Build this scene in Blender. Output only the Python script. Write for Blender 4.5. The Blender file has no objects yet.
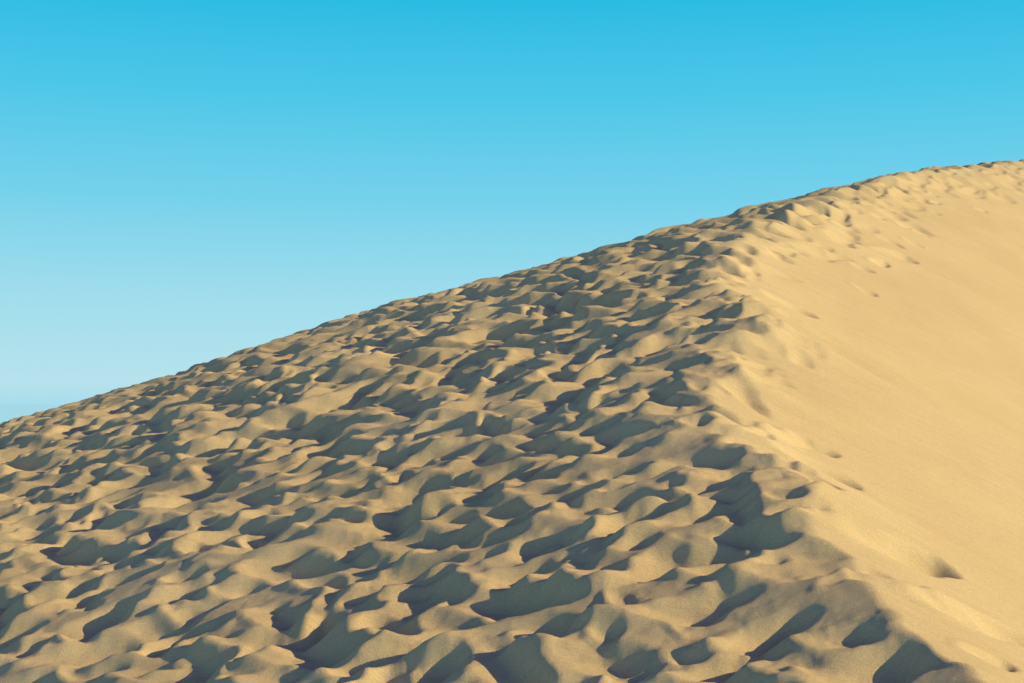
import bpy, math, numpy as np
from mathutils import Vector
rng = np.random.default_rng(61)
scene = bpy.context.scene
F32=np.float32

# ------------------------------------------------------------ noise helpers
def vnoise(x, y, seed):
    r = np.random.default_rng(seed).random((256,256)).astype(F32)*2-1
    xi = np.floor(x).astype(np.int32); yi = np.floor(y).astype(np.int32)
    fx = (x-xi).astype(F32); fy = (y-yi).astype(F32)
    fx = fx*fx*fx*(fx*(fx*6-15)+10); fy = fy*fy*fy*(fy*(fy*6-15)+10)
    x0=xi&255; x1=(xi+1)&255; y0=yi&255; y1=(yi+1)&255
    a=r[y0,x0]; b=r[y0,x1]; c=r[y1,x0]; d=r[y1,x1]
    return (a+(b-a)*fx)*(1-fy)+(c+(d-c)*fx)*fy
def sstep(a,b,x):
    t=np.clip((x-a)/(b-a),0,1); return t*t*(3-2*t)

# ------------------------------------------------------------ large dune form
A=0.274; B=0.3846; C=0.0075; H0=3.0
def P(x,y): return -H0 + A*x + B*y - C*y*y - 0.014*np.clip(x-5.6,0,20)**2 + 0.11*np.exp(-((x-1.5)/5.0)**2)*sstep(10,18,y) - .014*np.clip(-2.5-x,0,50)
cy=np.array([-120,-20,0,4.2,4.76,5.06,5.40,5.77,6.05,6.35,6.63,7.0,7.3,7.8,8.3,8.65,9.0,9.5,9.8,10.2,10.5,10.9,11.3,11.8,12.3,13.1,15.2,17,19,22,24.5,27.5,34,60,400.])
cx=np.array([6,3,1.8,1.58,1.53,1.45,1.37,1.41,1.32,1.26,1.43,1.36,1.28,1.17,1.10,1.31,1.35,1.35,1.44,1.90,1.74,1.90,1.68,1.76,1.68,1.78,2.7,3.5,4.5,6.5,8.9,13,25,80,800.])
yy=np.linspace(-130,420,22001); xx=np.interp(yy,cy,cx)
k=np.hanning(9); k/=k.sum()
xx=np.convolve(np.pad(xx,4,mode='edge'),k,mode='valid')
k2=np.hanning(121); k2/=k2.sum()
xs=np.convolve(np.pad(xx,60,mode='edge'),k2,mode='valid')
dxx=np.gradient(xs,yy)
def base(x,y):
    xc=np.interp(y,yy,xx).astype(F32); sl=np.interp(y,yy,dxx).astype(F32)
    xsm=np.interp(y,yy,xs).astype(F32)
    nz=0.06*vnoise(y*1.7,y*0+3.3,11)+0.09*vnoise(y*4.7,y*0+1.3,12)+.05*vnoise(y*11,y*0+5.3,13)
    # the ragged lip fades out down the slip face
    fade=np.exp(-np.maximum(x-xc,0)/0.6)
    xc=xsm+(xc-xsm+nz)*fade
    d=(x-xc)/np.sqrt(1+np.minimum(sl,2.5)**2)
    p=P(x,y)
    s=0.50
    q=P(xc,y)-s*np.maximum(d,-3)
    q=np.where(d<-3, q+(-3-d)*s, q)
    kk=0.010+0.0030*np.clip(y,0,60)
    h=np.clip(0.5+0.5*(q-p)/kk,0,1)
    z=q*(1-h)+p*h-kk*h*(1-h)
    z=np.where(d<-2,p,z)
    z=z+0.05*vnoise(x*0.45+9,y*0.4,21)*sstep(0.5,-1,d)+0.03*vnoise(x*0.8,y*1.1+4,22)*sstep(0.6,-0.4,d)
    z=z+0.04*vnoise(x*0.35+2,y*0.22,23)*sstep(0.5,2.5,d)
    return z.astype(F32), d.astype(F32)

# ------------------------------------------------------------ trampled sand simulation
RES=0.0125
X0,X1,Y0,Y1=-12.0,13.0,1.0,33.0
gx=np.arange(X0,X1,RES,dtype=F32); gy=np.arange(Y0,Y1,RES,dtype=F32)
GX,GY=np.meshgrid(gx,gy)
HB,D=base(GX,GY)
R=((0.018*vnoise(GX*1.3,GY*2.6,31)+0.012*vnoise(GX*2.6,GY*5,32))*sstep(0.3,-0.2,D)).astype(F32)
ny,nx=R.shape
dens=27.0
N=int((X1-X0)*(Y1-Y0)*dens)
px=rng.uniform(X0+.8,X1-.8,N); py=rng.uniform(Y0+.8,Y1-.8,N)
def img_to_ground(ix,iy):
    # place single isolated footprints on the smooth side by walking along a sight line
    dx=(ix-512)/1422; dz=(402-iy)/1422
    t=np.linspace(4,32,2000); z,_=base(dx*t,t)
    hit=np.argmax(z>=dz*t); return dx*t[hit],t[hit]
lone=[(758,434),(800,436),(805,467),(770,455),(985,655),(770,316),(735,296),(866,290),(862,266),(880,262),(905,256),(842,240),(905,225),(870,205),(900,195),(880,190),(815,222),(775,250),(850,198),(890,240),(820,245)]
slump=[(842,528),(875,543),(900,548),(955,612),(1000,628),(752,296),(738,312),(785,303),(795,440),(810,465)]
extra=[(*img_to_ground(*q),1) for q in lone]+[(*img_to_ground(*q),2) for q in slump]
ordr=[(a,b,0) for a,b in zip(px,py)]+extra
for x,y,force in ordr:
    i=int((y-Y0)/RES); j=int((x-X0)/RES)
    if not (60<i<ny-60 and 60<j<nx-60): continue
    d=float(D[i,j])
    far=min(max((y-7)/10,0),1)
    mid=math.exp(-((y-10)/1.8)**2)
    if force: pr=1
    elif d<-0.05: pr=1
    elif d<0.04+.65*far+.12*mid: pr=0.45
    elif d<0.2+1.0*far+.2*mid: pr=0.02+0.04*far+.05*mid
    else: pr=0.0
    if rng.random()>pr: continue
    q=rng.uniform(0,1)**1.9
    ds=(0.88+0.42*far)
    L=(.14+.25*q+rng.uniform(-.02,.02))*ds; W=(.062+.068*q)*ds; dep=(.010+.036*rng.uniform(0,1))
    tx,ty,rimk=rng.uniform(.36,.60),rng.uniform(-.05,.14),.22
    tx*=1-.25*q
    th=math.radians(rng.normal(-4,15) if rng.random()<.92 else rng.normal(85,30))
    if force: L=rng.uniform(.09,.14)*ds; W=rng.uniform(.05,.065)*ds; dep=rng.uniform(.03,.045)
    elif d>-.15: tx*=.7; ty*=.5; dep*=.7; L*=.75; W*=.85
    if d>-.02: tx=.28 if force else .22*far; ty=0; rimk=.15; th=math.radians(rng.normal(30,15)); dep=max(dep,.02*far)
    if y>14:
        if d<0: dep*=max(.55,1-(y-14)*.05)
        tx*=max(.75,1-(y-14)*.04)
    if force==2: L=.26; W=.075; dep=.055; th=math.radians(rng.normal(15,8)); tx=.42; rimk=.5
    c,s=math.cos(th),math.sin(th)
    m=int(2.1*L/RES)
    sl=(slice(max(i-m,0),i+m+1),slice(max(j-m,0),j+m+1))
    u=GX[sl]-x; v=GY[sl]-y
    a=(u*c+v*s)/L; b=(-u*s+v*c)/W
    an=np.arctan2(b,a)
    r=np.sqrt(a*a+b*b)*(1+0.12*np.sin(2*an+x*7)+.10*np.sin(3*an+y*9)+.05*np.sin(5*an+x*5))
    w=sstep(1.18,.62,r)*.9
    Rl=R[sl]
    mean=float(R[i,j])*0.5
    # a foot presses a nearly level step into the sloping sand
    Rl=Rl*(1-w)+(mean-dep-tx*u-ty*v+.02*r*r)*w
    rim=np.exp(-((r-1.22)/0.22)**2)
    side=0.5+0.5*(-(u))/np.maximum(np.sqrt(u*u+v*v),.02)
    Rl=Rl+dep*rimk*rim*side
    R[sl]=Rl
edge=np.minimum.reduce([sstep(X0,X0+2,GX),sstep(X1,X1-2,GX),sstep(Y0,Y0+1,GY),sstep(Y1,Y1-3,GY)])
R=R-np.maximum(R-.045,0)*.5
R=np.clip(R,-.13,.09)
# small crumbs and secondary unevenness in the churned sand
tr=sstep(0.15,-0.1,D)
R=R+(0.003*vnoise(GX*12,GY*14,51)+0.002*vnoise(GX*27,GY*27,52))*tr
H=HB+R*edge
T=0.76*RES
for it in range(12):
    for ax in (0,1):
        df=np.diff(H,axis=ax)
        mv=(np.maximum(df-T,0)+np.minimum(df+T,0))*0.3
        if ax==0: H[:-1]+=mv; H[1:]-=mv
        else: H[:,:-1]+=mv; H[:,1:]-=mv
R=H-HB
for it in range(2):
    R[1:-1]=0.2*R[:-2]+0.6*R[1:-1]+0.2*R[2:]
    R[:,1:-1]=0.2*R[:,:-2]+0.6*R[:,1:-1]+0.2*R[:,2:]
R=R+(0.0014*vnoise(GX*38,GY*38,53)*np.clip(.6+vnoise(GX*3,GY*3,54),0,1.5)*tr*edge).astype(F32)
def sampleR(x,y):
    fx=(x-X0)/RES; fy=(y-Y0)/RES
    ok=(fx>1)&(fx<nx-3)&(fy>1)&(fy<ny-3)
    fx=np.clip(fx,1,nx-3); fy=np.clip(fy,1,ny-3)
    xi=fx.astype(np.int32); yi=fy.astype(np.int32); tx=(fx-xi).astype(F32); ty=(fy-yi).astype(F32)
    v=(R[yi,xi]*(1-tx)+R[yi,xi+1]*tx)*(1-ty)+(R[yi+1,xi]*(1-tx)+R[yi+1,xi+1]*tx)*ty
    return np.where(ok,v,0)

# ------------------------------------------------------------ mesh grid
ys=[3.6]
while ys[-1]<36: ys.append(ys[-1]+max(.009,.0017*ys[-1]))
st=.15
while ys[-1]<350: ys.append(ys[-1]+st); st*=1.12
lo=[3.6]; st=.02
while lo[-1]>-120: lo.append(lo[-1]-st); st*=1.1
ys=np.array(lo[::-1][:-1]+ys)
us=list(np.arange(-.43,.43,.0010))
st=.002; a=us[-1]
r_=[]
while a<40: a+=st; st*=1.05 if a<1 else 1.2; r_.append(a)
us=np.array([-q for q in r_[::-1]]+us+r_)
scale=np.where(ys>5,ys,5.0)
Y=np.repeat(ys[:,None],len(us),1); X=us[None,:]*scale[:,None]
X=np.clip(X,-240,340)
zb,dm=base(X,Y)
Z=zb.astype(np.float64)+sampleR(X,Y)
Z=np.maximum(Z,-45+0.001*np.abs(X))
nr,nc=Z.shape
co=np.stack([X,Y,Z],-1).reshape(-1,3).astype(F32)
idx=np.arange(nr*nc).reshape(nr,nc)
quads=np.stack([idx[:-1,:-1],idx[:-1,1:],idx[1:,1:],idx[1:,:-1]],-1).reshape(-1,4).astype(np.int32)
me=bpy.data.meshes.new("sand_dune")
me.vertices.add(len(co)); me.vertices.foreach_set("co",co.ravel())
me.loops.add(quads.size); me.loops.foreach_set("vertex_index",quads.ravel())
me.polygons.add(len(quads)); me.polygons.foreach_set("loop_start",np.arange(0,quads.size,4,dtype=np.int32))
me.polygons.foreach_set("use_smooth",np.ones(len(quads),dtype=bool))
me.update(); me.validate()
dune=bpy.data.objects.new("sand_dune",me); scene.collection.objects.link(dune)
dune["kind"]="structure"; dune["label"]="golden sand dune trampled by footprints along its crest"; dune["category"]="sand dune"
print("verts",len(co))

# ------------------------------------------------------------ materials
def nd(nt,t,**kw):
    n=nt.nodes.new(t)
    for k_,v in kw.items(): setattr(n,k_,v)
    return n
mat=bpy.data.materials.new("dry_sand"); mat.use_nodes=True; nt=mat.node_tree; L=nt.links
bs=nt.nodes["Principled BSDF"]; bs.inputs["Roughness"].default_value=.95
bs.inputs["Specular IOR Level"].default_value=.08
geo=nd(nt,"ShaderNodeNewGeometry")
n1=nd(nt,"ShaderNodeTexNoise"); n1.inputs["Scale"].default_value=.7; n1.inputs["Detail"].default_value=5
n2=nd(nt,"ShaderNodeTexNoise"); n2.inputs["Scale"].default_value=210; n2.inputs["Detail"].default_value=4
n3=nd(nt,"ShaderNodeTexNoise"); n3.inputs["Scale"].default_value=34; n3.inputs["Detail"].default_value=9; n3.inputs["Roughness"].default_value=.8
for n in (n1,n2,n3): L.new(geo.outputs["Position"],n.inputs["Vector"])
mp=nd(nt,"ShaderNodeMapping"); mp.inputs["Scale"].default_value=(.8,7.0,.8); mp.inputs["Rotation"].default_value=(0,0,math.radians(22))
L.new(geo.outputs["Position"],mp.inputs["Vector"])
n4=nd(nt,"ShaderNodeTexNoise"); n4.inputs["Scale"].default_value=3.0; n4.inputs["Detail"].default_value=8; n4.inputs["Roughness"].default_value=.66
L.new(mp.outputs["Vector"],n4.inputs["Vector"])
cr=nd(nt,"ShaderNodeValToRGB"); cr.color_ramp.elements[0].position=.3; cr.color_ramp.elements[1].position=.72
cr.color_ramp.elements[0].color=(.62,.435,.242,1); cr.color_ramp.elements[1].color=(.70,.50,.285,1)
L.new(n1.outputs["Fac"],cr.inputs["Fac"])
g=nd(nt,"ShaderNodeMapRange"); g.inputs["From Min"].default_value=.3; g.inputs["From Max"].default_value=.7; g.inputs["To Min"].default_value=.82; g.inputs["To Max"].default_value=1.16
L.new(n2.outputs["Fac"],g.inputs["Value"])
g2=nd(nt,"ShaderNodeMapRange"); g2.inputs["From Min"].default_value=.3; g2.inputs["From Max"].default_value=.7; g2.inputs["To Min"].default_value=.96; g2.inputs["To Max"].default_value=1.04
L.new(n4.outputs["Fac"],g2.inputs["Value"])
mu=nd(nt,"ShaderNodeMath",operation="MULTIPLY"); L.new(g.outputs[0],mu.inputs[0]); L.new(g2.outputs[0],mu.inputs[1])
vm=nd(nt,"ShaderNodeVectorMath",operation="SCALE"); L.new(cr.outputs["Color"],vm.inputs[0]); L.new(mu.outputs[0],vm.inputs["Scale"])
L.new(vm.outputs[0],bs.inputs["Base Color"])
b1=nd(nt,"ShaderNodeBump"); b1.inputs["Strength"].default_value=.5; b1.inputs["Distance"].default_value=.013
L.new(n3.outputs["Fac"],b1.inputs["Height"])
b2=nd(nt,"ShaderNodeBump"); b2.inputs["Strength"].default_value=.6; b2.inputs["Distance"].default_value=.0025
L.new(n2.outputs["Fac"],b2.inputs["Height"]); L.new(b1.outputs[0],b2.inputs["Normal"])
b3=nd(nt,"ShaderNodeBump"); b3.inputs["Strength"].default_value=.5; b3.inputs["Distance"].default_value=.015
L.new(n4.outputs["Fac"],b3.inputs["Height"]); L.new(b2.outputs[0],b3.inputs["Normal"])
L.new(b3.outputs[0],bs.inputs["Normal"])
me.materials.append(mat)

# sea
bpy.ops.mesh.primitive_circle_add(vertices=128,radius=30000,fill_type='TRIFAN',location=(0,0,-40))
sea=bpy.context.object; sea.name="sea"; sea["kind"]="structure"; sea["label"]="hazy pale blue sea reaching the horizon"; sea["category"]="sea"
m2=bpy.data.materials.new("sea_painted_haze"); m2.use_nodes=True; t2=m2.node_tree; b=t2.nodes["Principled BSDF"]
b.inputs["Base Color"].default_value=(.10,.34,.46,1); b.inputs["Roughness"].default_value=.6
# aerial haze painted into the water: surface glows evenly in the horizon colour
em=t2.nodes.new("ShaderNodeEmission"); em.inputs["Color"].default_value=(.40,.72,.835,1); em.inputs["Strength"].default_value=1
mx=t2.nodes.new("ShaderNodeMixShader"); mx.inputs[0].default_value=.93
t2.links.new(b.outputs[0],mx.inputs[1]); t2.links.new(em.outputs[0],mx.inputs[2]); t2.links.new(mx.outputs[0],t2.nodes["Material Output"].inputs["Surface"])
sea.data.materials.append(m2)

# ------------------------------------------------------------ light
EL=math.radians(22.3); AZ=math.radians(101)   # azimuth clockwise from +Y
tosun=Vector((math.sin(AZ)*math.cos(EL),math.cos(AZ)*math.cos(EL),math.sin(EL)))
ld=bpy.data.lights.new("sun","SUN"); ld.energy=5.0; ld.angle=math.radians(.5); ld.color=(1,.875,.42)
lo_=bpy.data.objects.new("sun",ld); lo_.rotation_euler=tosun.to_track_quat('Z','Y').to_euler(); scene.collection.objects.link(lo_)
w=bpy.data.worlds.new("World"); scene.world=w; w.use_nodes=True; wt=w.node_tree
bg=wt.nodes["Background"]; sk=wt.nodes.new("ShaderNodeTexSky"); sk.sky_type='NISHITA'; sk.sun_disc=False
sk.sun_elevation=EL; sk.sun_rotation=AZ; sk.air_density=1.0; sk.dust_density=.3; sk.ozone_density=3.0
vmw=wt.nodes.new("ShaderNodeVectorMath"); vmw.operation="MULTIPLY"; vmw.inputs[1].default_value=(1.0,.82,1.35)
wt.links.new(sk.outputs[0],vmw.inputs[0]); wt.links.new(vmw.outputs[0],bg.inputs["Color"]); bg.inputs["Strength"].default_value=.09
tc=wt.nodes.new("ShaderNodeTexCoord"); sp=wt.nodes.new("ShaderNodeSeparateXYZ"); wt.links.new(tc.outputs["Generated"],sp.inputs[0])
rp=wt.nodes.new("ShaderNodeValToRGB"); wt.links.new(sp.outputs["Z"],rp.inputs["Fac"])
e=rp.color_ramp.elements
e[0].position=0; e[0].color=(.40,.72,.83,1)
e[1].position=.40; e[1].color=(.10,.30,.78,1)
for p_,c_ in ((.014,(.47,.765,.84,1)),(.07,(.36,.725,.84,1)),(.14,(.18,.64,.83,1)),(.21,(.075,.57,.81,1)),(.28,(.02,.49,.765,1))):
    q_=e.new(p_); q_.color=c_
bg2=wt.nodes.new("ShaderNodeBackground"); wt.links.new(rp.outputs[0],bg2.inputs["Color"])
mr=wt.nodes.new("ShaderNodeMapRange"); wt.links.new(sp.outputs["Z"],mr.inputs["Value"])
mr.inputs["From Min"].default_value=.28; mr.inputs["From Max"].default_value=.36; mr.inputs["To Min"].default_value=1; mr.inputs["To Max"].default_value=0
mw=wt.nodes.new("ShaderNodeMixShader"); wt.links.new(mr.outputs[0],mw.inputs[0]); wt.links.new(bg.outputs[0],mw.inputs[1]); wt.links.new(bg2.outputs[0],mw.inputs[2])
wt.links.new(mw.outputs[0],wt.nodes["World Output"].inputs["Surface"])

# ------------------------------------------------------------ camera
cam=bpy.data.cameras.new("camera"); cam.lens=50; cam.sensor_width=36; cam.clip_end=60000; cam.clip_start=.05
co_=bpy.data.objects.new("camera",cam); scene.collection.objects.link(co_)
co_.location=(0,0,0); co_.rotation_euler=(math.radians(90)+math.atan(61/1422),0,0)
scene.camera=co_
scene.view_settings.view_transform='Standard'; scene.view_settings.look='None'; scene.view_settings.exposure=0
